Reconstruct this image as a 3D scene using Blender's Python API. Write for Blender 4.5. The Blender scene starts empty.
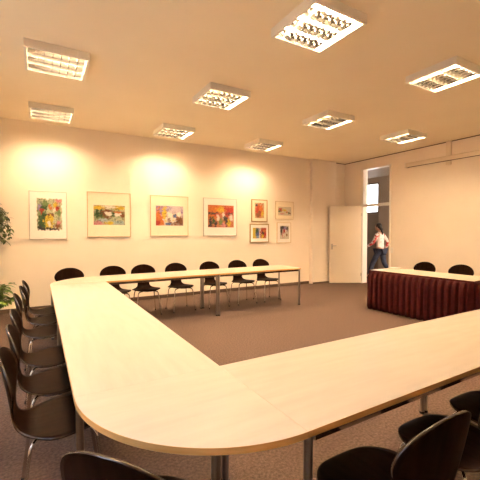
import bpy, bmesh, math, random
from mathutils import Vector, Matrix, noise
C = bpy.context.scene.collection
PI = math.pi
R_ = math.radians
rnd = random.Random(7)

# ------------------------------------------------------------------ measures (metres)
CAM_H = 1.481
YB, XR, H = 7.491, 8.0, 3.495            # back wall, right wall, ceiling
XL, YF = -1.42, -.95                      # left wall, rear wall (behind the camera)
TA, TB, TC, TW, TZ = 0.853, 1.692, 5.402, 0.725, 0.74   # conference tables: inner edges, width, height
LEN = 1.85

# ------------------------------------------------------------------ materials
def srgb(r, g, b):
    f = lambda c: (c/255/12.92) if c/255 <= .04045 else ((c/255+.055)/1.055)**2.4
    return (f(r), f(g), f(b), 1)

def mat(name, col, rough=.5, metal=0, spec=.5, coat=0, emit=None, estr=0, trans=0, ior=1.45):
    m = bpy.data.materials.new(name); m.use_nodes = True
    b = m.node_tree.nodes['Principled BSDF']
    b.inputs['Base Color'].default_value = col
    b.inputs['Roughness'].default_value = rough
    b.inputs['Metallic'].default_value = metal
    b.inputs['Specular IOR Level'].default_value = spec
    b.inputs['Coat Weight'].default_value = coat
    b.inputs['Transmission Weight'].default_value = trans
    b.inputs['IOR'].default_value = ior
    if emit: b.inputs['Emission Color'].default_value = emit; b.inputs['Emission Strength'].default_value = estr
    return m

def noisy(m, ca, cb, scale=(1, 1, 1), ns=5, detail=4, bump=0, bscale=60, lo=.35, hi=.65, rough=None):
    nt = m.node_tree; b = nt.nodes['Principled BSDF']
    tc = nt.nodes.new('ShaderNodeTexCoord'); mp = nt.nodes.new('ShaderNodeMapping')
    mp.inputs['Scale'].default_value = scale
    nt.links.new(tc.outputs['Object'], mp.inputs['Vector'])
    n = nt.nodes.new('ShaderNodeTexNoise'); n.inputs['Scale'].default_value = ns; n.inputs['Detail'].default_value = detail
    nt.links.new(mp.outputs['Vector'], n.inputs['Vector'])
    r = nt.nodes.new('ShaderNodeValToRGB'); r.color_ramp.elements[0].position = lo; r.color_ramp.elements[1].position = hi
    r.color_ramp.elements[0].color = ca; r.color_ramp.elements[1].color = cb
    nt.links.new(n.outputs['Fac'], r.inputs['Fac']); nt.links.new(r.outputs['Color'], b.inputs['Base Color'])
    if bump:
        n2 = nt.nodes.new('ShaderNodeTexNoise'); n2.inputs['Scale'].default_value = bscale; n2.inputs['Detail'].default_value = 3
        nt.links.new(mp.outputs['Vector'], n2.inputs['Vector'])
        bp = nt.nodes.new('ShaderNodeBump'); bp.inputs['Strength'].default_value = bump; bp.inputs['Distance'].default_value = .01
        nt.links.new(n2.outputs['Fac'], bp.inputs['Height']); nt.links.new(bp.outputs['Normal'], b.inputs['Normal'])
    return m

M = {}
M['wall'] = noisy(mat('wall_paint', (.80, .74, .66, 1), .85, spec=.2), (.87, .785, .675, 1), (.90, .815, .705, 1), ns=1.5, bump=.05, bscale=90)
M['ceil'] = noisy(mat('ceiling_paint', (.82, .76, .68, 1), .9, spec=.1), (.93, .83, .64, 1), (.95, .86, .67, 1), ns=1.2, bump=.05, bscale=70)
M['carpet'] = noisy(mat('carpet', (.2, .15, .12, 1), .95, spec=.1), (.072, .048, .039, 1), (.16, .108, .084, 1), ns=55, detail=6, bump=.5, bscale=160, lo=.3, hi=.7)
M['base'] = noisy(mat('baseboard_brown', (.1, .06, .04, 1), .6), (.085, .05, .035, 1), (.12, .075, .05, 1), scale=(.3, 1, 1), ns=9)
M['gap'] = mat('painted_gap_shadow', (.12, .08, .05, 1), .9)  # shade of a gap given as a dark brown colour
M['wood'] = noisy(mat('light_birch_laminate', (.8, .66, .42, 1), .38, spec=.4), (.45, .395, .325, 1), (.51, .45, .375, 1), scale=(1, 7, 1), ns=2.4, detail=8, lo=.3, hi=.72)
M['edge'] = noisy(mat('birch_edge', (.55, .34, .14, 1), .45), (.58, .31, .09, 1), (.70, .40, .14, 1), scale=(1, 1, 8), ns=6)
M['chrome'] = noisy(mat('chrome', (.62, .58, .54, 1), .12, 1), (.60, .56, .52, 1), (.68, .64, .60, 1), ns=4)
M['steel'] = noisy(mat('brushed_steel_leg', (.42, .38, .35, 1), .28, 1), (.38, .34, .31, 1), (.46, .42, .39, 1), scale=(1, 1, .1), ns=30)
M['rail'] = noisy(mat('steel_rail', (.5, .45, .42, 1), .07, 1), (.46, .41, .38, 1), (.52, .47, .44, 1), ns=12)
M['black'] = noisy(mat('black_plastic', (.012, .01, .009, 1), .5), (.010, .009, .008, 1), (.016, .013, .012, 1), ns=20)
M['shell'] = noisy(mat('dark_stained_shell', (.022, .012, .008, 1), .40, spec=.5, ior=1.07), (.010, .0040, .0022, 1), (.017, .0068, .0036, 1), scale=(6, 1, 1), ns=5, detail=7)
M['shell_edge'] = noisy(mat('plywood_rim', (.06, .035, .02, 1), .22), (.030, .017, .010, 1), (.05, .028, .016, 1), ns=30)
M['lampbox'] = noisy(mat('lamp_white_enamel', (.82, .78, .70, 1), .45), (.80, .76, .68, 1), (.84, .80, .72, 1), ns=3)
M['louvre'] = noisy(mat('louvre_aluminium', (.80, .78, .74, 1), .13, 1), (.74, .72, .68, 1), (.80, .78, .74, 1), ns=3)
M['blade'] = noisy(mat('louvre_blade_bright', (.55, .52, .48, 1), .10, 1), (.50, .48, .45, 1), (.58, .55, .51, 1), ns=3)
LAMPC = (1.0, .72, .43, 1)
M['reflector'] = noisy(mat('reflector_aluminium', (.8, .78, .74, 1), .19, 1), (.76, .74, .70, 1), (.82, .80, .76, 1), ns=3)
M['tube'] = mat('warm_fluorescent_tube', (.9, .8, .6, 1), .4, emit=LAMPC, estr=74)
M['burg'] = noisy(mat('burgundy_cloth', (.10, .012, .010, 1), .8, spec=.2), (.042, .0045, .004, 1), (.064, .0065, .006, 1), ns=14, bump=.2, bscale=300)
M['door'] = noisy(mat('door_enamel', (.78, .70, .58, 1), .4), (.76, .66, .52, 1), (.80, .70, .56, 1), ns=1.5)
M['trimw'] = noisy(mat('white_enamel_trim', (.82, .78, .70, 1), .4), (.80, .76, .68, 1), (.84, .80, .72, 1), ns=2)
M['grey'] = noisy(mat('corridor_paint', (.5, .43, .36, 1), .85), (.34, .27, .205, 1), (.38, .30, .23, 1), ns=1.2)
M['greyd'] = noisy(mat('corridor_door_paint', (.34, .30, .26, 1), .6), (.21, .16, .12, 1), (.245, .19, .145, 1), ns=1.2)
M['redfloor'] = noisy(mat('corridor_red_carpet', (.12, .03, .022, 1), .9), (.10, .022, .016, 1), (.14, .035, .026, 1), ns=60)
M['glass'] = noisy(mat('pane_glass', (.95, .96, .96, 1), .02, trans=1, ior=1.1), (.94, .95, .95, 1), (.97, .98, .98, 1), ns=1)
M['screen'] = noisy(mat('screen_case_enamel', (.78, .70, .58, 1), .4), (.76, .66, .52, 1), (.80, .70, .56, 1), ns=2)
M['mat_w'] = noisy(mat('white_mount_board', (.86, .82, .77, 1), .8), (.85, .81, .76, 1), (.88, .84, .79, 1), ns=30)
M['mat_c'] = noisy(mat('cream_mount_board', (.84, .74, .58, 1), .8), (.83, .73, .57, 1), (.86, .76, .60, 1), ns=30)
M['fr_grey'] = noisy(mat('frame_silver', (.55, .50, .45, 1), .35, .5), (.52, .47, .42, 1), (.58, .53, .48, 1), ns=30)
M['fr_pale'] = noisy(mat('frame_pale_wood', (.62, .48, .30, 1), .5), (.58, .44, .27, 1), (.66, .52, .33, 1), ns=30)
M['fr_gold'] = noisy(mat('frame_gold', (.42, .29, .12, 1), .35, .4), (.38, .26, .10, 1), (.46, .32, .14, 1), ns=30)
M['card'] = noisy(mat('white_card', (.86, .84, .80, 1), .7), (.85, .83, .79, 1), (.88, .86, .82, 1), ns=30)
M['tan'] = noisy(mat('tan_paper', (.50, .34, .18, 1), .7), (.46, .31, .16, 1), (.54, .37, .20, 1), ns=30)
M['skin'] = noisy(mat('skin', (.50, .27, .17, 1), .5), (.48, .26, .16, 1), (.53, .29, .19, 1), ns=30)
M['hair'] = noisy(mat('dark_hair', (.015, .009, .006, 1), .45), (.012, .007, .005, 1), (.022, .013, .009, 1), scale=(1, 1, .2), ns=60)
M['jeans'] = noisy(mat('denim', (.035, .045, .075, 1), .8), (.028, .036, .062, 1), (.05, .062, .10, 1), ns=12)
M['shoe'] = noisy(mat('dark_shoe', (.03, .025, .022, 1), .5), (.025, .02, .018, 1), (.035, .03, .026, 1), ns=20)
M['leafd'] = noisy(mat('leaf_dark', (.035, .060, .015, 1), .45), (.030, .050, .012, 1), (.12, .15, .035, 1), ns=14)
M['leafb'] = noisy(mat('leaf_bright', (.09, .16, .03, 1), .45), (.05, .11, .02, 1), (.17, .27, .05, 1), ns=9)
M['stem'] = noisy(mat('stem_brown', (.12, .09, .04, 1), .7), (.10, .07, .03, 1), (.14, .11, .05, 1), ns=20)
M['pot'] = noisy(mat('terracotta_pot', (.30, .13, .07, 1), .7), (.27, .11, .06, 1), (.33, .15, .08, 1), ns=8)
M['soil'] = noisy(mat('soil', (.04, .025, .015, 1), .95), (.03, .02, .012, 1), (.06, .04, .025, 1), ns=50)
M['plinth'] = noisy(mat('plinth_enamel', (.7, .66, .6, 1), .6), (.68, .64, .58, 1), (.72, .68, .62, 1), ns=3)

def shirt_mat():
    m = mat('red_white_patterned_cloth', (.7, .6, .55, 1), .85)
    nt = m.node_tree; b = nt.nodes['Principled BSDF']
    tc = nt.nodes.new('ShaderNodeTexCoord')
    v = nt.nodes.new('ShaderNodeTexVoronoi'); v.inputs['Scale'].default_value = 16
    nt.links.new(tc.outputs['Object'], v.inputs['Vector'])
    sep = nt.nodes.new('ShaderNodeSeparateColor'); nt.links.new(v.outputs['Color'], sep.inputs['Color'])
    r = nt.nodes.new('ShaderNodeValToRGB'); r.color_ramp.interpolation = 'CONSTANT'
    r.color_ramp.elements[0].color = (.52, .07, .06, 1); r.color_ramp.elements[1].position = .42; r.color_ramp.elements[1].color = (.78, .66, .60, 1)
    nt.links.new(sep.outputs['Red'], r.inputs['Fac']); nt.links.new(r.outputs['Color'], b.inputs['Base Color'])
    return m
M['sleeve'] = shirt_mat()
M['top'] = noisy(mat('pale_top_cloth', (.75, .66, .60, 1), .85), (.62, .36, .33, 1), (.80, .74, .70, 1), ns=9, lo=.3, hi=.45)
ac = mat('watercolour_paint', (1, 1, 1, 1), .8)
at = ac.node_tree.nodes.new('ShaderNodeAttribute'); at.attribute_name = 'paint'
ac.node_tree.links.new(at.outputs['Color'], ac.node_tree.nodes['Principled BSDF'].inputs['Base Color'])
M['art'] = ac

# ------------------------------------------------------------------ mesh helpers
class MB:
    def __init__(s): s.v = []; s.f = []; s.m = []; s.mi = 0
    def add(s, vs, fs):
        o = len(s.v); s.v += [tuple(p) for p in vs]
        for f in fs: s.f.append([i+o for i in f]); s.m.append(s.mi)
        return s
    def box(s, x0, x1, y0, y1, z0, z1):
        v = [(x, y, z) for x in (x0, x1) for y in (y0, y1) for z in (z0, z1)]
        return s.add(v, [(0, 1, 3, 2), (4, 6, 7, 5), (0, 4, 5, 1), (2, 3, 7, 6), (0, 2, 6, 4), (1, 5, 7, 3)])
    def tube(s, pts, r, n=12, cap=True):
        pts = [Vector(p) for p in pts]; rs = r if isinstance(r, (list, tuple)) else [r]*len(pts)
        T = [(pts[min(i+1, len(pts)-1)]-pts[max(i-1, 0)]).normalized() for i in range(len(pts))]
        a = Vector((0, 0, 1)) if abs(T[0].z) < .9 else Vector((1, 0, 0))
        N = (a-T[0]*a.dot(T[0])).normalized(); vs = []; fs = []
        for i, p in enumerate(pts):
            N = (N-T[i]*N.dot(T[i])).normalized(); Bn = T[i].cross(N)
            for k in range(n):
                t = 2*PI*k/n; vs.append(p+(N*math.cos(t)+Bn*math.sin(t))*rs[i])
        for i in range(len(pts)-1):
            for k in range(n):
                k2 = (k+1) % n; fs.append((i*n+k, i*n+k2, (i+1)*n+k2, (i+1)*n+k))
        if cap: fs.append(tuple(range(n))[::-1]); fs.append(tuple((len(pts)-1)*n+k for k in range(n)))
        return s.add(vs, fs)
    def lathe(s, prof, n=28, c=(0, 0)):
        vs = []; fs = []
        for (r, z) in prof:
            for k in range(n): t = 2*PI*k/n; vs.append((c[0]+r*math.cos(t), c[1]+r*math.sin(t), z))
        for i in range(len(prof)-1):
            for k in range(n):
                k2 = (k+1) % n; fs.append((i*n+k, i*n+k2, (i+1)*n+k2, (i+1)*n+k))
        fs.append(tuple(range(n))[::-1]); fs.append(tuple((len(prof)-1)*n+k for k in range(n)))
        return s.add(vs, fs)
    def prism(s, poly, z0, z1, side=None):
        n = len(poly); vs = [(x, y, z0) for x, y in poly]+[(x, y, z1) for x, y in poly]
        top = s.mi; s.add(vs, [tuple(range(n))[::-1], tuple(range(n, 2*n))])
        if side is not None: s.mi = side
        o = len(s.v)-2*n
        for i in range(n):
            j = (i+1) % n; s.f.append([o+i, o+j, o+n+j, o+n+i]); s.m.append(s.mi)
        s.mi = top; return s
    def build(s, name, mats, parent=None, bevel=0, smooth=False, seg=2, angle=40):
        me = bpy.data.meshes.new(name); me.from_pydata(s.v, [], s.f)
        for m in (mats if isinstance(mats, (list, tuple)) else [mats]): me.materials.append(m)
        for i, p in enumerate(me.polygons): p.material_index = s.m[i]; p.use_smooth = smooth
        bm = bmesh.new(); bm.from_mesh(me); bmesh.ops.recalc_face_normals(bm, faces=bm.faces)
        bm.to_mesh(me); bm.free(); me.update()
        if smooth:
            try: me.set_sharp_from_angle(angle=R_(angle))
            except Exception: pass
        o = bpy.data.objects.new(name, me); C.objects.link(o)
        if parent: o.parent = parent
        if bevel:
            b = o.modifiers.new('bevel', 'BEVEL'); b.width = bevel; b.segments = seg; b.limit_method = 'ANGLE'; b.angle_limit = R_(50)
        return o

def thing(name, label, cat, loc=(0, 0, 0), rz=0, group=None):
    o = bpy.data.objects.new(name, None); C.objects.link(o); o.empty_display_size = .1
    o.location = loc; o.rotation_euler = (0, 0, rz); tag(o, label, cat, group); return o
def tag(o, label, cat, group=None):
    o['label'] = label; o['category'] = cat
    if group: o['group'] = group
    return o
def struct(o): o['kind'] = 'structure'; return o
def children(o): return [c for c in C.objects if c.parent == o]
KIDS = {}
def kids(o):
    return list(o.children)
def copy_tree(o, parent=None):
    c = o.copy(); C.objects.link(c)
    if parent: c.parent = parent
    for ch in kids(o): copy_tree(ch, c)
    return c
def boxo(name, m, x0, x1, y0, y1, z0, z1, parent=None, bevel=0):
    return MB().box(x0, x1, y0, y1, z0, z1).build(name, m, parent, bevel)

# ------------------------------------------------------------------ room shell
WT = .16
DY0, DY1, DZ = 5.905, 6.86, 3.24          # door opening in the right wall
struct(boxo('floor', M['carpet'], XL-WT, XR+.02, YF-WT, YB+WT, -.08, 0))
struct(boxo('ceiling', M['ceil'], XL-WT, XR+WT, YF-WT, YB+WT, H, H+.12))
struct(boxo('wall_back', M['wall'], XL-WT, XR+WT, YB, YB+WT, 0, H))
struct(boxo('wall_rear', M['wall'], XL-WT, XR+WT, YF-WT, YF, 0, H))
w = MB(); w.box(XR, XR+WT, YF, DY0, 0, H); w.box(XR, XR+WT, DY1, YB, 0, H); w.box(XR, XR+WT, DY0, DY1, DZ, H)
struct(w.build('wall_right', M['wall']))
# pillar with slightly rounded corner standing before the back wall
PX0, PX1, PY = 6.60, 7.52, 7.36
struct(MB().box(PX0, PX1, PY, YB, 0, H).build('wall_pillar', M['wall'], bevel=.035, seg=4))
# left wall with two windows (daylight side)
WIN = [(.2, 1.8), (3.2, 4.8)]
w = MB(); ys = [YF]+[v for a in WIN for v in a]+[YB]
for i in range(0, len(ys), 2): w.box(XL-WT, XL, ys[i], ys[i+1], 0, H)
for a, b in WIN: w.box(XL-WT, XL, a, b, 0, .95); w.box(XL-WT, XL, a, b, 2.7, H)
struct(w.build('wall_left', M['wall']))
for i, (a, b) in enumerate(WIN):
    e = bpy.data.objects.new('window_%d' % (i+1), None); C.objects.link(e); e.location = (XL-.08, (a+b)/2, .95); struct(e)
    f = MB(); h = (b-a)/2
    for (y0, y1, z0, z1) in ((-h, -h+.06, 0, 1.75), (h-.06, h, 0, 1.75), (-h+.06, h-.06, 0, .06), (-h+.06, h-.06, 1.69, 1.75), (-.03, .03, .06, 1.69)):
        f.box(-.03, .03, y0, y1, z0, z1)
    f.build('window_frame', M['trimw'], e, .004)
    MB().box(-.08, .16, -h-.04, h+.04, -.03, -.001).build('window_sill', M['trimw'], e, .006)
    MB().box(-.004, .004, -h+.06, -.03, .06, 1.69).box(-.004, .004, .03, h-.06, .06, 1.69).build('pane', M['glass'], e)

# baseboards
struct(boxo('baseboard_back', M['base'], XL, PX0, YB-.014, YB, 0, .075, bevel=.003))
struct(boxo('baseboard_pillar', M['base'], PX0+.03, PX1, PY-.012, PY, 0, .045, bevel=.003))
struct(boxo('baseboard_right', M['base'], XR-.014, XR, YF, DY0-.06, 0, .07, bevel=.003))
struct(boxo('baseboard_left', M['base'], XL, XL+.014, YF, YB-.014, 0, .07, bevel=.003))
# thin strip, joint shadow painted dark, where ceiling meets right wall and recess
struct(MB().box(XR-.012, XR, YF, YB, H-.016, H).box(PX1, XR-.012, YB-.012, YB, H-.016, H).build('shadow_strip_1', M['gap']))

# corridor behind the door
CX = 10.3; CY0, CY1, CH = 3.0, 11.6, 3.37
struct(boxo('floor_corridor', M['redfloor'], XR+.02, CX+.2, CY0, CY1, -.08, 0))
struct(boxo('ceiling_corridor', M['grey'], XR+WT, CX+.2, CY0, CY1, CH, CH+.1))
DOY0, DOY1 = 8.08, 9.02
w = MB(); w.box(CX, CX+.2, CY0, DOY0, 0, CH); w.box(CX, CX+.2, DOY1, CY1, 0, CH); w.box(CX, CX+.2, DOY0, DOY1, 3.19, CH); w.box(CX+.12, CX+.2, DOY0, DOY1, 0, 2.1)
struct(w.build('wall_corridor', M['grey']))
struct(boxo('wall_corridor_near', M['grey'], XR+.02, XR+WT, YB+WT, CY1, 0, CH))
struct(boxo('wall_corridor_end', M['grey'], XR+WT, CX, CY1, CY1+.1, 0, CH))
struct(boxo('wall_corridor_start', M['grey'], XR+WT, CX, CY0-.1, CY0, 0, CH))
e = bpy.data.objects.new('door_2', None); C.objects.link(e); e.location = (CX, (DOY0+DOY1)/2, 0); struct(e)
MB().box(.03, .08, -.42, .42, .005, 2.08).build('leaf', M['greyd'], e, .004)
f = MB().box(0, .1, -.47, -.42, 0, 3.19).box(0, .1, .42, .47, 0, 3.19).box(0, .1, -.42, .42, 2.09, 2.16).box(0, .1, -.42, .42, 3.14, 3.19)
f.build('frame', M['greyd'], e, .003)
MB().box(.04, .055, -.42, .42, 2.16, 3.14).build('transom_pane', M['glass'], e)
MB().box(.035, .06, -.42, .42, 2.42, 2.45).build('glazing_bar', M['trimw'], e)
MB().tube([(.03, .34, 1.05), (-.02, .34, 1.05), (-.02, .24, 1.05)], .009).build('handle', M['chrome'], e, smooth=True)

# the open door in the right wall
e = bpy.data.objects.new('door_1', None); C.objects.link(e); e.location = (XR, DY1, 0); struct(e)
f = MB(); Wd = DY1-DY0
f.box(-.03, WT, -.075, .01, 0, DZ+.0); f.box(-.03, WT, -Wd-.01, -Wd+.03, 0, DZ); f.box(-.03, WT, -Wd+.03, -.075, DZ-.03, DZ)
f.build('frame', M['trimw'], e, .004)
MB().box(-.03, .10, -Wd+.03, -.075, 2.165, 2.24).build('transom_bar', M['trimw'], e, .004)
MB().box(.06, .068, -Wd+.03, -.075, 2.235, DZ-.03).build('transom_pane', M['glass'], e)
hx, hy = -.05, -.035
ex, ey = 7.15-XR, 7.25-DY1
ang = math.atan2(ey-hy, ex-hx); ll = math.hypot(ex-hx, ey-hy)
leaf = MB().box(0, ll, -.02, .02, .01, 2.195).build('leaf', M['door'], e, .003)
leaf.location = (hx, hy, 0); leaf.rotation_euler = (0, 0, ang)
MB().box(ll-.085, ll-.045, .02, .026, .96, 1.12).tube([(ll-.065, .02, 1.07), (ll-.065, .065, 1.07), (ll-.075, .07, 1.07), (ll-.18, .07, 1.07)], .010).build('handle', M['steel'], leaf, smooth=True)
for z in (.25, 1.95):
    MB().tube([(0, .022, z-.045), (0, .022, z+.045)], .009).build('hinge', M['chrome'], leaf, smooth=True)

# ------------------------------------------------------------------ ceiling lamps
def make_lamp():
    S = .64; D = .088
    t = thing('ceiling_lamp', 'x', 'ceiling lamp')
    b = MB(); h = S/2; k = .012
    b.box(-h, h, -h, -h+k, -D, 0).box(-h, h, h-k, h, -D, 0).box(-h, -h+k, -h+k, h-k, -D, 0).box(h-k, h, -h+k, h-k, -D, 0)
    b.box(-h+k, h-k, -h+k, h-k, -.008, 0)
    # flange round the opening
    g = .026
    b.box(-h+k, h-k, -h+k, -h+g, -D, -D+.004).box(-h+k, h-k, h-g, h-k, -D, -D+.004).box(-h+k, -h+g, -h+g, h-g, -D, -D+.004).box(h-g, h-k, -h+g, h-g, -D, -D+.004)
    b.build('housing', M['lampbox'], t, .0015, seg=1)
    i = h-g; pitch = 2*i/3
    # mirror troughs round each tube, cross blades between them: 3 troughs of 7 cells
    half = pitch/2
    prof = [(half-.002, -D+.003), (half-.005, -.066), (half-.014, -.047), (half-.032, -.030), (half-.058, -.017), (0, -.012)]
    prof = prof+[(-a, z) for a, z in prof[-2::-1]]
    rf = MB(); l = MB()
    for q in range(3):
        y = -i+(q+.5)*pitch; n = len(prof)
        rf.add([(x, y+a, z) for x in (-i, i) for a, z in prof], [(k, k+1, n+k+1, n+k) for k in range(n-1)])
        for p in range(1, 7):
            x = -i+p*2*i/7; wt = .006; zt = -.044; g2 = half-.017
            l.add([(x-wt, y-g2, zt), (x+wt, y-g2, zt), (x, y-half+.003, -D+.003), (x-wt, y+g2, zt), (x+wt, y+g2, zt), (x, y+half-.003, -D+.003)], [(0, 1, 2), (3, 5, 4), (0, 3, 4, 1), (1, 4, 5, 2), (2, 5, 3, 0)])
    for q in range(1, 3):
        y = -i+q*pitch; l.box(-i, i, y-.002, y+.002, -D+.001, -D+.004)
    rf.build('reflector', M['reflector'], t, smooth=True, angle=60)
    l.build('louvre', M['blade'], t)
    for q in range(3):
        y = -i+(q+.5)*pitch
        MB().tube([(-i+.01, y, -.030), (i-.01, y, -.030)], .010, 8).build('tube', M['tube'], t, smooth=True)
    return t
lamp0 = make_lamp()
lamps = {
 (0, 1): 'square louvred ceiling lamp at upper left, larger of the two on the left side',
 (0, 2): 'square louvred ceiling lamp near the back wall, smaller one above the flower picture',
 (1, 0): 'largest brightest louvred ceiling lamp, cut by the top edge of the photo',
 (1, 1): 'louvred ceiling lamp mid-ceiling, between the largest lamp and the third picture',
 (1, 2): 'small louvred ceiling lamp by the back wall above the third picture from the left',
 (2, 0): 'louvred ceiling lamp cut by the right edge of the photo',
 (2, 1): 'louvred ceiling lamp right of centre, just nearer than the one above the four small pictures',
 (2, 2): 'small louvred ceiling lamp by the back wall above the four small pictures',
 (3, 1): 'louvred ceiling lamp closest to the doorway and the projection screen case',
}
extra = [(0, 0), (3, 0)]
first = True
for (i, j) in list(lamps)+extra:
    o = lamp0 if first else copy_tree(lamp0); first = False
    o.location = (-.11+2.14*i+.32, 2.24+2.05*j+.32, H)
    o['label'] = lamps.get((i, j), 'square louvred ceiling lamp outside the picture, in the row of the largest lamp')
    o['group'] = 'louvred ceiling lamps' if (i, j) in lamps else 'lamps outside the picture'

# ------------------------------------------------------------------ conference tables
def leg_tube(x, y, z1, parent, r=.017, m='steel'):
    o = MB().tube([(x, y, .006), (x, y, z1)], r, 16).build('leg', M[m], parent, smooth=True)
    MB().lathe([(r+.002, 0), (r+.003, .003), (r+.003, .016), (r+.001, .018)], 16, (x, y)).build('foot_cap', M['black'], o, smooth=True)
TT = .026; ZR = TZ-TT
def rails(b, L, W):
    x, y = L/2-.03, W/2-.03
    for s in (-1, 1):
        b.box(-x+.02, x-.02, s*y-.012, s*y+.012, ZR-.034, ZR)
        b.box(s*x-.012, s*x+.012, -y+.012, y-.012, ZR-.034, ZR)
def make_table():
    t = thing('conference_table', 'x', 'table')
    L, W = LEN-.0006, TW
    MB().prism([(-L/2, -W/2), (L/2, -W/2), (L/2, W/2), (-L/2, W/2)], ZR, TZ, side=1).build('tabletop', [M['wood'], M['edge']], t, .0008, seg=1)
    b = MB(); rails(b, L, W); b.build('apron', M['rail'], t, .002)
    for sx in (-1, 1):
        for sy in (-1, 1): leg_tube(sx*(L/2-.021), sy*(W/2-.024), ZR, t)
    return t
def make_corner():
    t = thing('corner_table', 'x', 'corner table')
    n = 48; r = TW
    # origin = inner corner, quarter disc towards -x, -y
    poly = [(-.0003, -.0003)]+[(-.0003+r*math.cos(PI+PI/2*k/n), -.0003+r*math.sin(PI+PI/2*k/n)) for k in range(n+1)]
    MB().prism(poly, ZR, TZ, side=1).build('tabletop', [M['wood'], M['edge']], t, .0008, seg=1)
    b = MB(); b.box(-r+.09, -.06, -.042, -.018, ZR-.034, ZR); b.box(-.042, -.018, -r+.09, -.042, ZR-.034, ZR)
    a = PI+PI*.25; b.tube([(-.06, -.06, ZR-.017), ((r-.09)*math.cos(a+.2), (r-.09)*math.sin(a+.2), ZR-.017)], .014, 8)
    b.build('apron', M['rail'], t)
    leg_tube(-.026, -.026, ZR, t)
    for q in (-.031, .031):
        a = R_(243.3)+q; leg_tube((r-.028)*math.cos(a), (r-.028)*math.sin(a), ZR, t, .0085)
    return t
G = 'rectangular conference tables of the U-shaped setup'
ft0 = make_table()
yc = TB-TW/2; xc = TA-TW/2
tabs = [((TA+LEN/2, yc, 0), 0, 'light birch conference table along the bottom, joined to the nearest rounded corner'),
        ((TA+LEN*1.5, yc, 0), 0, 'light birch conference table running out of the right edge of the photo'),
        ((xc, TB+LEN/2, 0), PI/2, 'light birch conference table on the left arm, nearer one, beside the nearest left chairs'),
        ((xc, TB+LEN*1.5, 0), PI/2, 'light birch conference table on the left arm, farther one by the back left corner'),
        ((TA+LEN/2, TC+TW/2, 0), 0, 'light birch conference table along the back wall, left one, below the second and third pictures'),
        ((TA+LEN*1.5, TC+TW/2, 0), 0, 'light birch conference table along the back wall, right one with the free end')]
for i, (l, rz, lab) in enumerate(tabs):
    o = ft0 if i == 0 else copy_tree(ft0)
    o.location = l; o.rotation_euler = (0, 0, rz); o['label'] = lab; o['group'] = G
c0 = make_corner(); c0.location = (TA, TB, 0)
c0['label'] = 'large rounded light birch corner table in the foreground'; c0['group'] = 'rounded corner tables'
c1 = copy_tree(c0); c1.location = (TA, TC, 0); c1.rotation_euler = (0, 0, -PI/2)
c1['label'] = 'rounded light birch corner table far back at the left, near the back wall'

# ------------------------------------------------------------------ chairs
def shell_mesh():
    # spine: (y, z) from front lip to back top ; half width along it
    P = [(.235, .438), (.20, .450), (.10, .455), (0, .448), (-.09, .443), (-.15, .447), (-.19, .466), (-.213, .50), (-.226, .57), (-.24, .66), (-.256, .75), (-.270, .825), (-.277, .865)]
    W = [.05, .125, .205, .228, .222, .195, .160, .130, .125, .175, .215, .170, .05]
    # dense resample with Catmull-Rom
    def cr(a, b, c, d, t): return .5*((2*b)+(-a+c)*t+(2*a-5*b+4*c-d)*t*t+(-a+3*b-3*c+d)*t**3)
    n = len(P); out = []
    for i in range(n-1):
        g = lambda k: min(max(k, 0), n-1)
        for q in range(5):
            t = q/5
            out.append((cr(P[g(i-1)][0], P[i][0], P[i+1][0], P[g(i+2)][0], t), cr(P[g(i-1)][1], P[i][1], P[i+1][1], P[g(i+2)][1], t)))
    out.append(P[-1])
    # arc length based widths with rounded ends
    S = [0]
    for i in range(1, len(out)): S.append(S[-1]+math.dist(out[i-1], out[i]))
    LT = S[-1]
    def width(s):
        f = s; bk = LT-s
        ws = .243*max(0, 1-abs((f-.245)/.245)**2.3)**(1/2.3) if f < .245 else None
        if ws is None:
            # seat -> waist -> back
            if bk < .155: return .222*math.sqrt(max(0, 1-((.155-bk)/.155)**2))
            waist = .105; a = .245; bb = LT-.155; mid = a+(bb-a)*.56
            if s < mid:
                t = (s-a)/(mid-a); return .243+(waist-.243)*(t*t*(3-2*t))
            t = (s-mid)/(bb-mid); return waist+(.222-waist)*(t*t*(3-2*t))
        return ws
    # extra samples near the ends for round outline
    def at(s):
        for i in range(1, len(S)):
            if s <= S[i]+1e-9:
                t = (s-S[i-1])/(S[i]-S[i-1]); return (out[i-1][0]+(out[i][0]-out[i-1][0])*t, out[i-1][1]+(out[i][1]-out[i-1][1])*t)
        return out[-1]
    ss = [0.0008, .004, .010, .02, .034, .052, .075, .10]+[.10+(LT-.20)*k/34 for k in range(1, 35)]
    ss += [LT-x for x in (.075, .055, .038, .024, .013, .006, .002, .0006)]
    NU = 16; vs = []; fs = []
    for s in ss:
        y, z = at(s); y2, z2 = at(min(s+.004, LT)); y1, z1 = at(max(s-.004, 0))
        d = Vector((0, y2-y1, z2-z1)).normalized(); nrm = Vector((0, d.z, -d.y))  # facing the sitter / up
        if nrm.dot(Vector((0, .5, 1))) < 0: nrm = -nrm
        wd = width(s); bk = LT-s
        cup = .10 if s < .34 else .30                      # lateral curvature
        cup = .05+.45*max(0, min(1, (s-.30)/.30))
        for k in range(NU+1):
            u = -1+2*k/NU; x = wd*u
            p = Vector((x, y, z))+nrm*(cup*x*x*1.6)
            vs.append(p)
    for i in range(len(ss)-1):
        for k in range(NU): a = i*(NU+1)+k; fs.append((a, a+1, a+NU+2, a+NU+1))
    return vs, fs
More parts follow.
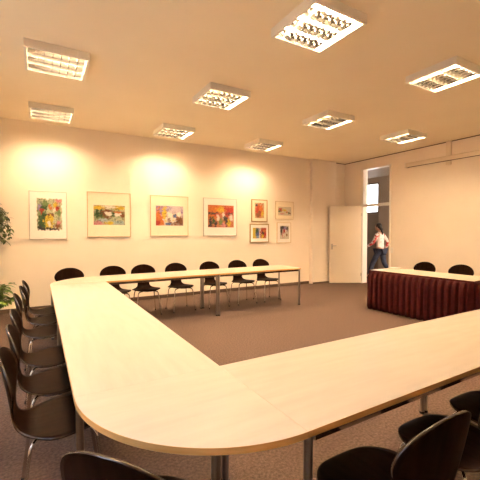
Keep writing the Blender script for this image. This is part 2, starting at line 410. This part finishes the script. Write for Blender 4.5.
def make_chair():
    t = thing('conference_chair', 'x', 'chair')
    vs, fs = shell_mesh(); b = MB().add(vs, fs)
    o = b.build('shell', [M['shell'], M['shell_edge']], t, smooth=True, angle=180)
    me = o.data; bm = bmesh.new(); bm.from_mesh(me)
    if sum((f.normal.z for f in bm.faces if f.calc_center_median().z < .47)) < 0: bmesh.ops.reverse_faces(bm, faces=bm.faces)
    bm.to_mesh(me); bm.free()
    sd = o.modifiers.new('thick', 'SOLIDIFY'); sd.thickness = .011; sd.offset = -1; sd.material_offset_rim = 1
    # base block
    MB().box(-.075, .075, -.07, .09, .412, .434).build('mounting_plate', M['black'], t, .006)
    for sx in (-1, 1):
        for sy in (-1, 1):
            a = Vector((sx*.03, .01+sy*.03, .418)); k = Vector((sx*.172, .01+sy*.152, .414)); f = Vector((sx*.215, .01+sy*.205, .005))
            pts = [a]; d1 = (k-a).normalized(); d2 = (f-k).normalized(); rr = .05
            p0 = k-d1*rr; p2 = k+d2*rr
            for q in range(9):
                u = q/8; pts.append(p0*(1-u)**2+k*2*u*(1-u)+p2*u*u)
            pts.append(f)
            lg = MB().tube(pts, .0088, 10).build('leg', M['chrome'], t, smooth=True)
            MB().tube([f+Vector((0, 0, -.004)), f-d2*.022], .0115, 10).build('foot_cap', M['black'], lg, smooth=True)
    return t
ch0 = make_chair(); used = []
def chair(x, y, deg, label, group):
    o = ch0 if not used else copy_tree(ch0); used.append(1)
    o.location = (x, y, 0); o.rotation_euler = (0, 0, R_(deg)); o['label'] = label; o['group'] = group
    return o
GL, GB, GF, GH = 'chairs along the left side', 'chairs along the back wall', 'chairs in the foreground', 'chairs behind the skirted table'
ord_ = ['nearest', 'second nearest', 'third nearest', 'fourth nearest', 'fifth nearest', 'farthest']
for i, (y, dx, dr) in enumerate([(2.175, .025, 0), (2.71, .025, 1), (3.25, .012, 0), (4.08, -.01, 1), (4.61, .02, 0), (5.11, .03, 0)]):
    chair(.07+dx, y, -90+dr, ['dark brown shell chair on the left side, %s to the camera, facing right' % ord_[i],
        'dark brown shell chair on the left side, farthest of the row, near the plant'][i == 5], GL)
backs = [(.44, 'dark brown shell chair behind the back left corner table, only its back top showing'),
         (1.145, 'dark brown shell chair below the second picture, seat partly hidden by the left table arm'),
         (1.66, 'dark brown shell chair at the back table, left of the third picture from the left'),
         (2.305, 'dark brown shell chair at the back table, directly below the third picture from the left'),
         (3.00, 'dark brown shell chair at the back table, just right of the middle pair of legs'),
         (3.645, 'dark brown shell chair at the back table, below the largest red picture'),
         (4.255, 'dark brown shell chair at the back table, last one beside the free table end')]
for i, (x, lab) in enumerate(backs): chair(x, 6.17+(.04 if i < 4 else .0), 180+[0, 3, -2, 2, 1, -1, 2][i], lab, GB)
chair(.365, 1.175, -50, 'dark brown shell chair at the rounded foreground corner, cut by the bottom edge', GF)
chair(1.19, .915, 0, 'dark brown shell chair in the foreground, its tall back filling the bottom right', GF)
chair(1.75, .925, 0, 'dark brown foreground shell chair between the tall-backed one and the farthest right one', GF)
chair(2.28, .955, 0, 'dark brown foreground shell chair farthest right, only its seat in the photo', GF)
hrot = 2.0
chair(6.46, 4.14, 90+2, 'dark brown shell chair behind the skirted table, left one, only its back top showing', GH)
chair(6.49, 3.47, 90, 'dark brown shell chair behind the skirted table, right one, only its back top showing', GH)

# ------------------------------------------------------------------ skirted head table
ht = thing('head_table', 'light birch table with a burgundy pleated skirt near the right wall', 'table', (5.87, 3.60, 0), R_(90+hrot))
L, W = 1.80, .70
MB().prism([(-L/2, -W/2), (L/2, -W/2), (L/2, W/2), (-L/2, W/2)], ZR, TZ, side=1).build('tabletop', [M['wood'], M['edge']], ht, .0015, seg=1)
b = MB(); rails(b, L, W); b.build('apron', M['rail'], ht)
for sx in (-1, 1):
    for sy in (-1, 1): leg_tube(sx*(L/2-.035), sy*(W/2-.035), ZR, ht)
def skirt():
    t = thing('table_skirt', 'burgundy pleated cloth skirt hanging around the table by the right wall', 'table skirt', (5.87, 3.60, 0), R_(90+hrot))
    g = .012; x0, y0 = L/2+g, W/2+g
    # path local: end(-x) -> front (+y side faces the camera: local +y = world -x) -> end(+x)
    segs = [((-x0, -y0), (-x0, y0), (-1, 0)), ((-x0, y0), (x0, y0), (0, 1)), ((x0, y0), (x0, -y0), (1, 0))]
    pts = []; s = 0; step = .0054
    for si, (a, c, nn) in enumerate(segs):
        Ls = math.dist(a, c); n = int(Ls/step)
        for k in range(n+(si == 2)):
            u = k/n; d = Ls*u
            ec = min(1, d/.05, (Ls-d)/.05)
            pts.append((a[0]+(c[0]-a[0])*u, a[1]+(c[1]-a[1])*u, nn, s+d, ec))
        s += Ls
    Z = [.712, .690, .66, .6, .5, .38, .25, .12, .016]
    vs = []; fs = []
    per = .108
    for iz, z in enumerate(Z):
        dn = (Z[0]-z)/Z[0]
        for (x, y, nn, d, ec) in pts:
            ph = (d+.012*noise.noise(Vector((d*3, 0, z*.8))))/per
            fr = ph-math.floor(ph); kk = math.floor(ph)
            # box pleat profile : wide flat ridge, narrow deep groove
            rg = .5+.5*math.cos(2*PI*fr); rg = max(0, min(1, (rg-.28)/.26)); prof = rg*rg*(3-2*rg)
            amp = .078*min(1, dn*6+.15)*(.8+.4*noise.noise(Vector((kk*3.7, 1, 0)))+.2)
            o = amp*prof*ec+.0*dn*ec+.010*dn*noise.noise(Vector((d*5, z*2, 3)))+.012*dn
            vs.append((x+nn[0]*o+(0 if nn[0] else 0), y+nn[1]*o, z+(.006*noise.noise(Vector((d*6, 0, 9))) if iz == len(Z)-1 else 0)))
    n = len(pts)
    for i in range(len(Z)-1):
        for k in range(n-1): fs.append((i*n+k, i*n+k+1, (i+1)*n+k+1, (i+1)*n+k))
    o = MB().add(vs, fs).build('pleated_cloth', M['burg'], t, smooth=True, angle=180)
    o.modifiers.new('thick', 'SOLIDIFY').thickness = .0015
    b = MB()
    b.box(-x0, -x0+.004, -y0, y0-.004, .700, .7395).box(x0-.004, x0, -y0, y0-.004, .700, .7395).box(-x0, x0, y0-.004, y0, .700, .7395)
    b.build('top_band', M['burg'], t)
skirt()
pd = thing('paper_pad', 'small flat tan paper pad lying on the far left end of the skirted table', 'paper pad', (6.11, 4.40, TZ+.0005), R_(20))
MB().box(-.07, .07, -.10, .10, 0, .006).build('cover', M['tan'], pd, .001)
MB().box(-.068, .068, -.098, .098, .0062, .012).build('sheets', M['card'], pd)

# ------------------------------------------------------------------ pictures
def mixc(a, b, t): return tuple(a[i]*(1-t)+b[i]*t for i in range(3))
def picture(label, x0, x1, z0, z1, art, blobs, bg, fr, mt, fw=.016, seed=1, edge=.0):
    t = thing('framed_picture', label, 'picture', ((x0+x1)/2, YB, (z0+z1)/2), 0, 'framed pictures on the back wall')
    w, h = (x1-x0)/2, (z1-z0)/2; D = .028
    f = MB()
    f.box(-w, w, -D, -.002, h-fw, h).box(-w, w, -D, -.002, -h, -h+fw).box(-w, -w+fw, -D, -.002, -h+fw, h-fw).box(w-fw, w, -D, -.002, -h+fw, h-fw)
    f.build('frame', M[fr], t, .003)
    MB().box(-w+fw, w-fw, -.018, -.004, -h+fw, h-fw).build('mount', M[mt], t)
    ax0, ax1, az0, az1 = art   # in fractions of the picture 0..1 from left / bottom
    X0, X1, Z0, Z1 = -w+2*w*ax0, -w+2*w*ax1, -h+2*h*az0, -h+2*h*az1
    nx = 64; nz = max(16, int(64*(Z1-Z0)/(X1-X0))); vs = []; fs = []; cols = []
    mc = {'mat_w': (.86, .82, .77), 'mat_c': (.84, .74, .58)}[mt]
    for j in range(nz+1):
        for i in range(nx+1):
            u, v = i/nx, j/nz
            vs.append((X0+(X1-X0)*u, -.0185, Z0+(Z1-Z0)*v))
            wu = u+.05*noise.noise(Vector((u*13, v*13, seed))); wv = v+.05*noise.noise(Vector((u*13, v*13, seed+20)))
            c = mixc(bg, tuple(k*.8 for k in bg), .5+.5*noise.noise(Vector((u*5, v*5, seed+3))))
            for (cx, cz, rx, rz, col, sft) in blobs:
                d = math.hypot((wu-cx)/rx, (wv-cz)/rz)+.65*noise.noise(Vector((u*15, v*15, cx*30+cz*11+seed)))+.3*noise.noise(Vector((u*34, v*34, cx*30+seed)))
                a = max(0, min(1, (1-d)/sft+.5))
                c = mixc(c, col, a)
            g = 1+.35*noise.noise(Vector((u*30, v*30, seed+7)))
            ink = abs(noise.noise(Vector((wu*9, wv*9, seed+31)))); tone = .62+.2*min(c)
            if ink < .045 and min(c) < .5: tone *= .5
            c = tuple(min(1, k*g*tone) for k in c)
            if edge:
                e = min(u, 1-u, v, 1-v)/edge+.8*noise.noise(Vector((u*11, v*11, seed+9)))
                c = mixc(mc, c, max(0, min(1, e*2)))
            cols.append((*c, 1))
    for j in range(nz):
        for i in range(nx): a = j*(nx+1)+i; fs.append((a, a+1, a+nx+2, a+nx+1))
    o = MB().add(vs, fs).build('painting', M['art'], t)
    ca = o.data.color_attributes.new('paint', 'FLOAT_COLOR', 'POINT')
    for k, c in enumerate(cols): ca.data[k].color = c
    return t
Rd, Or, Ye, Gr, Dg, Bl, Pk, Wh, Br, Dk, Pu, Pg = (.55, .05, .03), (.75, .22, .04), (.85, .60, .05), (.20, .30, .10), (.05, .12, .04), (.10, .16, .40), (.75, .30, .32), (.82, .76, .66), (.30, .12, .05), (.05, .04, .05), (.35, .28, .50), (.55, .58, .38)
picture('tall white-mounted picture of flowers in a yellow vase, leftmost on the back wall', -.146, .482, 1.323, 2.227, (.19, .87, .18, .86),
    [(.3, .55, .25, .4, Gr, .8), (.6, .6, .3, .35, Pg, .8), (.2, .2, .15, .25, Dg, .6), (.15, .7, .12, .12, Pu, .6), (.35, .82, .12, .08, Gr, .5), (.2, .60, .09, .08, Rd, .5), (.3, .7, .12, .07, Dg, .5), (.55, .72, .08, .08, Or, .6), (.75, .8, .10, .08, Ye, .7), (.85, .92, .12, .07, Pk, .6), (.78, .68, .10, .08, Rd, .7), (.68, .65, .06, .07, Wh, .5), (.85, .55, .10, .10, Gr, .7), (.55, .50, .12, .06, Br, .5), (.30, .42, .10, .15, Dg, .6), (.47, .27, .17, .20, Ye, .3), (.50, .40, .12, .08, Ye, .3), (.5, .22, .06, .09, Wh, .8), (.8, .15, .12, .10, Br, .6), (.85, .25, .07, .05, Pk, .5), (.45, .04, .35, .05, Dk, .6), (.15, .08, .1, .07, Dk, .8)],
    (.62, .60, .42), 'fr_grey', 'mat_w', .012, 1, .07)
picture('wide cream-mounted landscape picture with houses, second from the left', .838, 1.682, 1.361, 2.269, (.14, .86, .27, .71),
    [(.15, .88, .2, .10, Ye, .6), (.8, .88, .2, .10, Ye, .6), (.5, .92, .2, .08, Wh, .8), (.5, .5, .55, .20, Gr, .8), (.12, .55, .06, .2, Dg, .6), (.24, .6, .05, .2, Dg, .6), (.35, .62, .10, .18, Br, .5), (.40, .62, .05, .10, Wh, .5), (.50, .60, .08, .14, Wh, .5), (.45, .72, .12, .06, Br, .5), (.65, .55, .07, .14, Dg, .6), (.78, .55, .12, .12, Wh, .5), (.80, .66, .14, .05, Or, .5), (.92, .5, .06, .14, Br, .6), (.45, .38, .12, .08, Br, .7), (.7, .32, .2, .10, Pg, .7), (.8, .12, .25, .10, (.40, .52, .50), .8), (.12, .08, .2, .12, Pk, .5), (.5, .1, .14, .07, Ye, .6), (.3, .25, .15, .08, (.45, .55, .52), .8)],
    (.66, .64, .40), 'fr_pale', 'mat_c', .014, 2)
picture('cream-mounted picture of white blossoms on yellow and violet, third from the left', 2.095, 2.97, 1.372, 2.262, (.14, .86, .26, .75),
    [(.3, .85, .5, .2, Pu, .9), (.75, .85, .3, .2, (.60, .52, .60), .9), (.1, .4, .14, .5, Or, .5), (.30, .6, .08, .45, Ye, .5), (.17, .75, .04, .2, Pu, .5), (.22, .2, .08, .25, Or, .6), (.75, .25, .3, .25, Br, .7), (.05, .15, .1, .15, Rd, .6), (.50, .55, .10, .14, Wh, .5), (.35, .25, .09, .14, Wh, .4), (.63, .28, .11, .15, Wh, .4), (.68, .5, .06, .08, Bl, .5), (.85, .55, .09, .13, Wh, .4), (.35, .24, .03, .04, Ye, .5), (.63, .28, .03, .04, Ye, .5), (.45, .08, .1, .07, Bl, .6), (.9, .25, .06, .2, Br, .6), (.95, .7, .03, .2, Pu, .6)],
    (.66, .56, .52), 'fr_pale', 'mat_c', .014, 3)
picture('white-mounted picture in bright red and orange with dark trunks, fourth from the left', 3.345, 4.249, 1.363, 2.266, (.13, .90, .23, .82),
    [(.3, .85, .3, .2, Or, .8), (.2, .55, .2, .2, Or, .7), (.8, .7, .25, .22, Rd, .6), (.5, .8, .15, .12, Ye, .8), (.2, .63, .18, .05, Dk, .6), (.35, .55, .1, .07, Rd, .6), (.75, .85, .15, .05, Rd, .5), (.85, .62, .12, .05, Dk, .6), (.1, .2, .05, .25, Dk, .6), (.2, .3, .05, .15, Dg, .6), (.3, .15, .05, .15, Dk, .6), (.38, .45, .05, .14, Wh, .6), (.5, .25, .08, .14, Gr, .6), (.6, .55, .05, .15, Wh, .7), (.72, .25, .05, .2, Dk, .6), (.82, .2, .08, .14, Ye, .6), (.9, .45, .06, .14, Wh, .6), (.6, .1, .08, .1, Pk, .7), (.65, .4, .06, .1, Dk, .7)],
    (.72, .26, .12), 'fr_grey', 'mat_w', .012, 4)
picture('small gold-framed upright picture with an orange-red figure, above the one with two panels', 4.672, 5.163, 1.716, 2.293, (.20, .80, .16, .86),
    [(.5, .5, .48, .45, Or, .5), (.4, .45, .3, .35, Rd, .6), (.2, .85, .1, .08, Dk, .5), (.6, .6, .2, .15, Or, .6), (.8, .3, .12, .2, Ye, .6), (.35, .2, .2, .14, Br, .6), (.5, .4, .12, .1, Br, .8)],
    (.80, .66, .42), 'fr_gold', 'mat_c', .024, 5, .05)
picture('small gold-framed landscape picture with a blue-yellow and a red panel, lower left of the four', 4.628, 5.212, 1.188, 1.664, (.15, .86, .22, .80),
    [(.12, .5, .2, .6, Ye, .5), (.35, .5, .14, .5, Bl, .6), (.3, .7, .08, .2, Dg, .6), (.4, .12, .12, .15, (.3, .42, .6), .6), (.52, .5, .05, .7, Wh, .3), (.8, .5, .24, .6, Rd, .4), (.75, .5, .08, .2, Dk, .7), (.85, .7, .1, .12, Or, .6), (.72, .2, .08, .2, Ye, .6)],
    (.70, .60, .40), 'fr_gold', 'mat_w', .022, 6)
picture('small pale-framed landscape sketch with scattered flowers, upper right of the four', 5.42, 6.024, 1.794, 2.276, (.14, .88, .22, .70),
    [(.2, .65, .14, .2, Rd, .7), (.12, .5, .08, .12, Dg, .7), (.35, .7, .08, .1, Pg, .6), (.5, .6, .15, .1, Ye, .8), (.3, .2, .14, .08, Pk, .8), (.8, .3, .06, .12, Dg, .6), (.9, .25, .05, .08, Br, .6), (.65, .4, .06, .08, Or, .8)],
    (.82, .73, .58), 'fr_pale', 'mat_c', .016, 7)
picture('small pale-framed upright sketch of red and violet shapes, lower right of the four', 5.47, 5.94, 1.161, 1.713, (.22, .86, .20, .84),
    [(.3, .85, .3, .12, Dk, .8), (.6, .7, .25, .2, Pu, .8), (.5, .6, .2, .14, Rd, .8), (.15, .6, .1, .25, Dk, .8), (.65, .55, .08, .15, Wh, .6), (.8, .8, .1, .12, Dk, .7), (.35, .3, .14, .2, Pk, .8), (.4, .3, .08, .12, Wh, .6), (.75, .3, .07, .08, Br, .7)],
    (.80, .74, .62), 'fr_pale', 'mat_w', .016, 8)
for (px, pz, lab) in ((1.60, 1.33, 'small white caption card under the landscape picture with houses'), (4.14, 1.325, 'small white caption card under the red and orange picture'), (5.11, 1.115, 'small white caption card under the two-panel gold-framed picture')):
    o = boxo('caption_card', M['card'], px-.045, px+.045, YB-.004, YB+.001, pz-.018, pz+.018)
    tag(o, lab, 'card', 'caption cards below the pictures')

# ------------------------------------------------------------------ projection screen case, light switch
sc = thing('projection_screen', 'long cream projection screen case mounted high on the right wall', 'projection screen', (XR-.10, 3.95, 3.10))
b = MB(); hy = 1.45
prof = [(-.05, -.05), (.05, -.05), (.055, -.03), (.055, .035), (.04, .055), (-.04, .055), (-.055, .035), (-.055, -.03)]
n = len(prof)
vs = [(x, -hy, z) for x, z in prof]+[(x, hy, z) for x, z in prof]
b.add(vs, [tuple(range(n)), tuple(range(n, 2*n))[::-1]]+[(i, (i+1) % n, n+(i+1) % n, n+i) for i in range(n)])
b.build('case', M['screen'], sc, .004)
for s in (-1, 1): MB().box(-.060, .058, s*hy-.012, s*hy+.012, -.056, .060).build('end_cap', M['trimw'], sc, .004)
MB().box(-.028, -.02, -hy+.05, hy-.05, -.062, -.050).build('bottom_slot', M['gap'], sc)
for y in (.47, -1.0):
    MB().box(.056, .098, y-.055, y+.055, -.13, .392).build('mounting_board', M['screen'], sc, .003)
ls = thing('light_switch', 'cream double wall switch beside the doorway', 'light switch', (XR, 5.86, .98))
MB().box(-.010, -.0005, -.04, .04, -.075, .075).build('plate', M['trimw'], ls, .002)
for z in (-.036, .036): MB().box(-.014, -.010, -.027, .027, z-.027, z+.027).build('rocker', M['card'], ls, .002)

# ------------------------------------------------------------------ plants
def leaf_to(b, p, d, ln, wd, droop):
    d = d.normalized(); up = Vector((0, 0, 1)); s = d.cross(up)
    s = s.normalized() if s.length > .1 else Vector((1, 0, 0)); nn = s.cross(d)
    vs = []; N = 5
    for i in range(N+1):
        t = i/N; c = p+d*ln*t+Vector((0, 0, -droop*ln*t*t)); w_ = wd*math.sin(PI*min(1, t*.92+.06))**.8
        vs += [c-s*w_+nn*w_*.25, c, c+s*w_+nn*w_*.25]
    fs = []
    for i in range(N):
        a = i*3; fs += [(a, a+1, a+4, a+3), (a+1, a+2, a+5, a+4)]
    b.add(vs, fs)
def pot(parent, r, h, m='pot'):
    MB().lathe([(r*.72, 0), (r*.8, .01), (r, h-.03), (r*1.06, h-.03), (r*1.06, h), (r*.94, h), (r*.90, h-.03), (r*.3, h-.032)], 28).build('pot', M[m], parent, smooth=True)
    MB().lathe([(r*.1, h-.05), (r*.89, h-.032), (r*.89, h-.026), (r*.1, h-.02)], 20).build('soil', M['soil'], parent)
st = thing('plant_stand', 'tall pale plinth standing at the back wall by the left edge', 'plinth', (-.98, 7.12, 0))
MB().box(-.15, .15, -.15, .15, 0, 1.62).build('column', M['plinth'], st, .006)
MB().box(-.18, .18, -.18, .18, 1.62, 1.65).build('top_plate', M['plinth'], st, .006)
tp = thing('trailing_plant', 'leafy dark green trailing plant hanging at upper left edge', 'potted plant', (-.98, 7.12, 1.65))
pot(tp, .15, .22)
sm = MB(); lf = MB()
for k in range(110):
    a = rnd.uniform(-1.6, 1.4); ln = rnd.uniform(.22, .50); dz = rnd.uniform(.25, .62)
    pts = []
    for i in range(10):
        t = i/9; r = .06+ln*(1-(1-t)**2); pts.append(Vector((r*math.cos(a)+.02*math.sin(i*2+k), min(r*math.sin(a), .26), .20+.20*math.sin(t*PI*.6)*rnd.uniform(.8, 1.1)-dz*t*t*1.15)))
    sm.tube(pts, [.004-.0025*i/9 for i in range(10)], 5)
    for i in range(2, 10):
        for q in range(3):
            an = rnd.uniform(0, 2*PI); leaf_to(lf, pts[i], Vector((math.cos(an), math.sin(an)*.7, rnd.uniform(-.7, .2))), rnd.uniform(.06, .10), rnd.uniform(.014, .024), .3)
sm.build('stems', M['stem'], tp, smooth=True); lf.build('foliage', M['leafd'], tp, smooth=True, angle=180)
bp_ = thing('potted_plant', 'bright green leafy floor plant at lower left edge beside the plinth', 'potted plant', (-.70, 6.76, 0))
pot(bp_, .15, .26)
sm = MB(); lf = MB()
for k in range(34):
    a = rnd.uniform(0, 2*PI); ln = rnd.uniform(.10, .27); hz = rnd.uniform(.15, .55)
    pts = [Vector((.03*math.cos(a)+ln*t*t*math.cos(a), .03*math.sin(a)+ln*t*t*math.sin(a), .23+hz*(t-.25*t*t))) for t in [i/7 for i in range(8)]]
    sm.tube(pts, [.005-.003*i/7 for i in range(8)], 5)
    for i in range(3, 8):
        for q in range(2):
            an = a+rnd.uniform(-1.3, 1.3); leaf_to(lf, pts[i], Vector((math.cos(an), math.sin(an), rnd.uniform(-.2, .5))), rnd.uniform(.09, .15), rnd.uniform(.030, .050), .5)
sm.build('stems', M['stem'], bp_, smooth=True); lf.build('foliage', M['leafb'], bp_, smooth=True, angle=180)

# ------------------------------------------------------------------ person walking in the corridor
def skin_obj(name, verts, edges, radii, m, parent, sub=2, remesh=None, root=0, extra=None):
    me = bpy.data.meshes.new(name); me.from_pydata(verts, edges, []); o = bpy.data.objects.new(name, me); C.objects.link(o)
    s = o.modifiers.new('skin', 'SKIN'); s.use_smooth_shade = True
    for i, r in enumerate(radii):
        r = r if isinstance(r, tuple) else (r, r); me.skin_vertices[0].data[i].radius = r
    me.skin_vertices[0].data[root].use_root = True
    u = o.modifiers.new('sub', 'SUBSURF'); u.levels = sub; u.render_levels = sub
    dg = bpy.context.evaluated_depsgraph_get(); ev = o.evaluated_get(dg); m2 = bpy.data.meshes.new_from_object(ev)
    o.modifiers.clear(); bm = bmesh.new(); bm.from_mesh(m2)
    for (kind, c, sc_, rot) in (extra or []):
        mx = Matrix.Translation(c) @ Matrix.Rotation(rot, 4, 'X') @ Matrix.Diagonal((*sc_, 1))
        bmesh.ops.create_uvsphere(bm, u_segments=24, v_segments=16, radius=1, matrix=mx)
    m3 = bpy.data.meshes.new(name); bm.to_mesh(m3); bm.free(); m3.materials.append(m)
    for p in m3.polygons: p.use_smooth = True
    o.data = m3; o.parent = parent
    if remesh:
        r = o.modifiers.new('remesh', 'REMESH'); r.mode = 'VOXEL'; r.voxel_size = remesh; r.use_smooth_shade = True
        sm_ = o.modifiers.new('smooth', 'SMOOTH'); sm_.factor = .5; sm_.iterations = 2
    return o
pe = thing('person', 'woman in a pale top with red patterned sleeves and jeans walking past the doorway', 'person', (8.98, 6.97, 0), R_(8))
# facing local +Y ; left side = -X (towards the camera)
J = {}
def chain(V, E, Rr, names):
    idx = {}
    for n_, p, r in names: idx[n_] = len(V); V.append(Vector(p)); Rr.append(r)
    return idx
V, E, RR = [], [], []
ix = chain(V, E, RR, [
 ('pel', (0, 0, .93), (.15, .11)), ('wai', (0, .01, 1.08), (.115, .085)), ('che', (0, .02, 1.27), (.14, .10)), ('ubk', (0, .02, 1.38), (.12, .08)), ('nk', (0, .03, 1.45), .05), ('nk2', (0, .05, 1.52), .048),
 ('shL', (-.165, .02, 1.37), .05), ('elL', (-.20, .12, 1.13), .040), ('wrL', (-.20, .34, .99), .026), ('paL', (-.20, .40, .955), (.036, .016)),
 ('shR', (.165, .02, 1.37), .05), ('elR', (.20, -.14, 1.13), .040), ('wrR', (.17, -.05, .94), .026), ('paR', (.17, -.02, .87), (.016, .036)),
 ('hpL', (-.085, 0, .88), .085), ('knL', (-.09, .20, .50), .058), ('anL', (-.09, .33, .10), .038), ('toL', (-.09, .46, .045), .036),
 ('hpR', (.085, 0, .88), .085), ('knR', (.09, -.08, .48), .058), ('anR', (.09, -.38, .16), .038), ('toR', (.09, -.33, .04), .036)])
for a, b_ in ('pel wai', 'wai che', 'che ubk', 'ubk nk', 'nk nk2', 'ubk shL', 'shL elL', 'elL wrL', 'wrL paL', 'ubk shR', 'shR elR', 'elR wrR', 'wrR paR', 'pel hpL', 'hpL knL', 'knL anL', 'anL toL', 'pel hpR', 'hpR knR', 'knR anR', 'anR toR') and [s.split() for s in ('pel wai', 'wai che', 'che ubk', 'ubk nk', 'nk nk2', 'ubk shL', 'shL elL', 'elL wrL', 'wrL paL', 'ubk shR', 'shR elR', 'elR wrR', 'wrR paR', 'pel hpL', 'hpL knL', 'knL anL', 'anL toL', 'pel hpR', 'hpR knR', 'knR anR', 'anR toR')]:
    E.append((ix[a], ix[b_]))
def fingers(palm, fwd, side, dn):
    o = len(V)
    P0 = V[ix[palm]]; fwd = Vector(fwd).normalized(); side = Vector(side).normalized(); dn = Vector(dn).normalized()
    for q, (off, ln) in enumerate([(-.027, .066), (-.009, .078), (.009, .073), (.027, .058)]):
        a = P0+side*off+fwd*.02; b1 = a+fwd*ln*.55+dn*.006; c1 = b1+fwd*ln*.42+dn*.024
        k = len(V); V.extend([a, b1, c1]); RR.extend([.009, .0085, .007]); E.extend([(ix[palm], k), (k, k+1), (k+1, k+2)])
    a = P0-side*.030-fwd*.02; b1 = a-side*.018+fwd*.03; c1 = b1+fwd*.028-side*.004
    k = len(V); V.extend([a, b1, c1]); RR.extend([.011, .0095, .008]); E.extend([(ix[palm], k), (k, k+1), (k+1, k+2)])
fingers('paL', (0, .06, -.035), (1, 0, 0), (0, -.3, -1))
fingers('paR', (0, .03, -.07), (0, 1, .4), (-1, .3, 0))
hd = Vector((0, .075, 1.605))
skin_obj('body', V, E, RR, M['skin'], pe, 1, .007, 0, [
    ('s', hd, (.072, .090, .108), R_(-6)), ('s', hd+Vector((0, .03, -.055)), (.052, .060, .060), 0), ('s', hd+Vector((0, .095, -.012)), (.011, .016, .022), R_(20)),
    ('s', hd+Vector((0, .083, -.052)), (.022, .010, .007), 0), ('s', hd+Vector((-.072, -.005, -.01)), (.010, .018, .028), 0), ('s', hd+Vector((.072, -.005, -.01)), (.010, .018, .028), 0)])
for s in (-1, 1):
    o = MB(); o.lathe([(.0015, -.010), (.008, -.006), (.0105, 0), (.008, .006), (.0015, .010)], 12); q = o.build('eye', M['card'], pe, smooth=True); q.location = hd+Vector((s*.029, .078, .012))
# hair: cap and pony tail
hb = bmesh.new()
for c, sc_ in ((hd+Vector((0, -.022, .026)), (.082, .094, .100)), (hd+Vector((0, -.075, -.02)), (.055, .05, .075)), (hd+Vector((0, -.115, -.085)), (.035, .035, .08)), (hd+Vector((0, -.13, -.17)), (.026, .026, .075))):
    bmesh.ops.create_uvsphere(hb, u_segments=24, v_segments=16, radius=1, matrix=Matrix.Translation(c) @ Matrix.Diagonal((*sc_, 1)))
hm = bpy.data.meshes.new('hair'); hb.to_mesh(hm); hb.free(); hm.materials.append(M['hair'])
for p in hm.polygons: p.use_smooth = True
ho = bpy.data.objects.new('hair', hm); C.objects.link(ho); ho.parent = pe
r = ho.modifiers.new('remesh', 'REMESH'); r.mode = 'VOXEL'; r.voxel_size = .007; r.use_smooth_shade = True
# clothes
skin_obj('shirt', [(0, 0, .90), (0, .01, 1.07), (0, .02, 1.27), (0, .02, 1.385), (-.10, .02, 1.39), (.10, .02, 1.39)], [(0, 1), (1, 2), (2, 3), (3, 4), (3, 5)], [(.165, .125), (.132, .102), (.155, .118), (.13, .092), .062, .062], M['top'], pe, 2)
for s, arm in ((-1, 'L'), (1, 'R')):
    p = [V[ix['sh'+arm]]+Vector((s*-.03, 0, .005)), V[ix['sh'+arm]], V[ix['el'+arm]], V[ix['el'+arm]].lerp(V[ix['wr'+arm]], .85)]
    skin_obj('sleeve', p, [(0, 1), (1, 2), (2, 3)], [.060, .062, .052, .040], M['sleeve'], pe, 2)
skin_obj('trousers', [(0, 0, .93), V[ix['hpL']], V[ix['knL']], V[ix['anL']]+Vector((0, -.01, .03)), V[ix['hpR']], V[ix['knR']], V[ix['anR']]+Vector((0, .0, .02))],
         [(0, 1), (1, 2), (2, 3), (0, 4), (4, 5), (5, 6)], [(.155, .115), .098, .075, .062, .098, .075, .062], M['jeans'], pe, 2)
for s, leg in ((-1, 'L'), (1, 'R')):
    a, t_ = V[ix['an'+leg]], V[ix['to'+leg]]; d = (t_-a).normalized()
    if leg == 'L': pts = [Vector((-.09, .29, .05)), Vector((-.09, .40, .045)), Vector((-.09, .50, .04))]
    else: pts = [Vector((.09, -.42, .14)), Vector((.09, -.37, .08)), Vector((.09, -.32, .04))]
    skin_obj('shoe', pts, [(0, 1), (1, 2)], [.042, .045, .036], M['shoe'], pe, 2)

# ------------------------------------------------------------------ daylight and added corridor fill
def area(name, loc, rot, sx, sy, power, col, spread=180):
    l = bpy.data.lights.new(name, 'AREA'); l.shape = 'RECTANGLE'; l.size = sx; l.size_y = sy; l.energy = power; l.color = col; l.spread = R_(spread)
    o = bpy.data.objects.new(name, l); C.objects.link(o); o.location = loc; o.rotation_euler = rot; return o
for i, (a, b) in enumerate(WIN):
    area('window_daylight', (XL-.40, (a+b)/2, 2.65), (0, R_(-38), 0), 1.3, b-a, 5, (.62, .74, 1.0), 90)
area('corridor_transom_daylight', (CX+.35, (DOY0+DOY1)/2, 2.7), (0, R_(90), 0), 1.0, .9, 6, (.95, .95, 1.0))
area('corridor_fill', ((XR+CX)/2+.1, CY0+.05, 2.0), (R_(90), 0, 0), 1.6, 2.0, 32, (1.0, .84, .66))  # unseen fill light added at the corridor's closed end, no window there
w = bpy.data.worlds.new('World'); bpy.context.scene.world = w; w.use_nodes = True
bg = w.node_tree.nodes['Background']; bg.inputs['Color'].default_value = (.80, .88, 1, 1); bg.inputs['Strength'].default_value = .4

# ------------------------------------------------------------------ camera and view
cd = bpy.data.cameras.new('camera'); cam = bpy.data.objects.new('camera', cd); C.objects.link(cam)
cd.sensor_width = 36; cd.sensor_fit = 'HORIZONTAL'; cd.lens = 347.125/480*36; cd.clip_start = .02; cd.clip_end = 100
cam.location = (0, 0, CAM_H); cam.rotation_euler = (R_(90-1.465), 0, R_(-30.138))
S = bpy.context.scene; S.camera = cam
S.view_settings.view_transform = 'Standard'; S.view_settings.look = 'None'; S.view_settings.gamma = 1; S.view_settings.use_curve_mapping = False
S.view_settings.exposure = 2.53
S.cycles.max_bounces = 14; S.cycles.diffuse_bounces = 9; S.cycles.glossy_bounces = 5
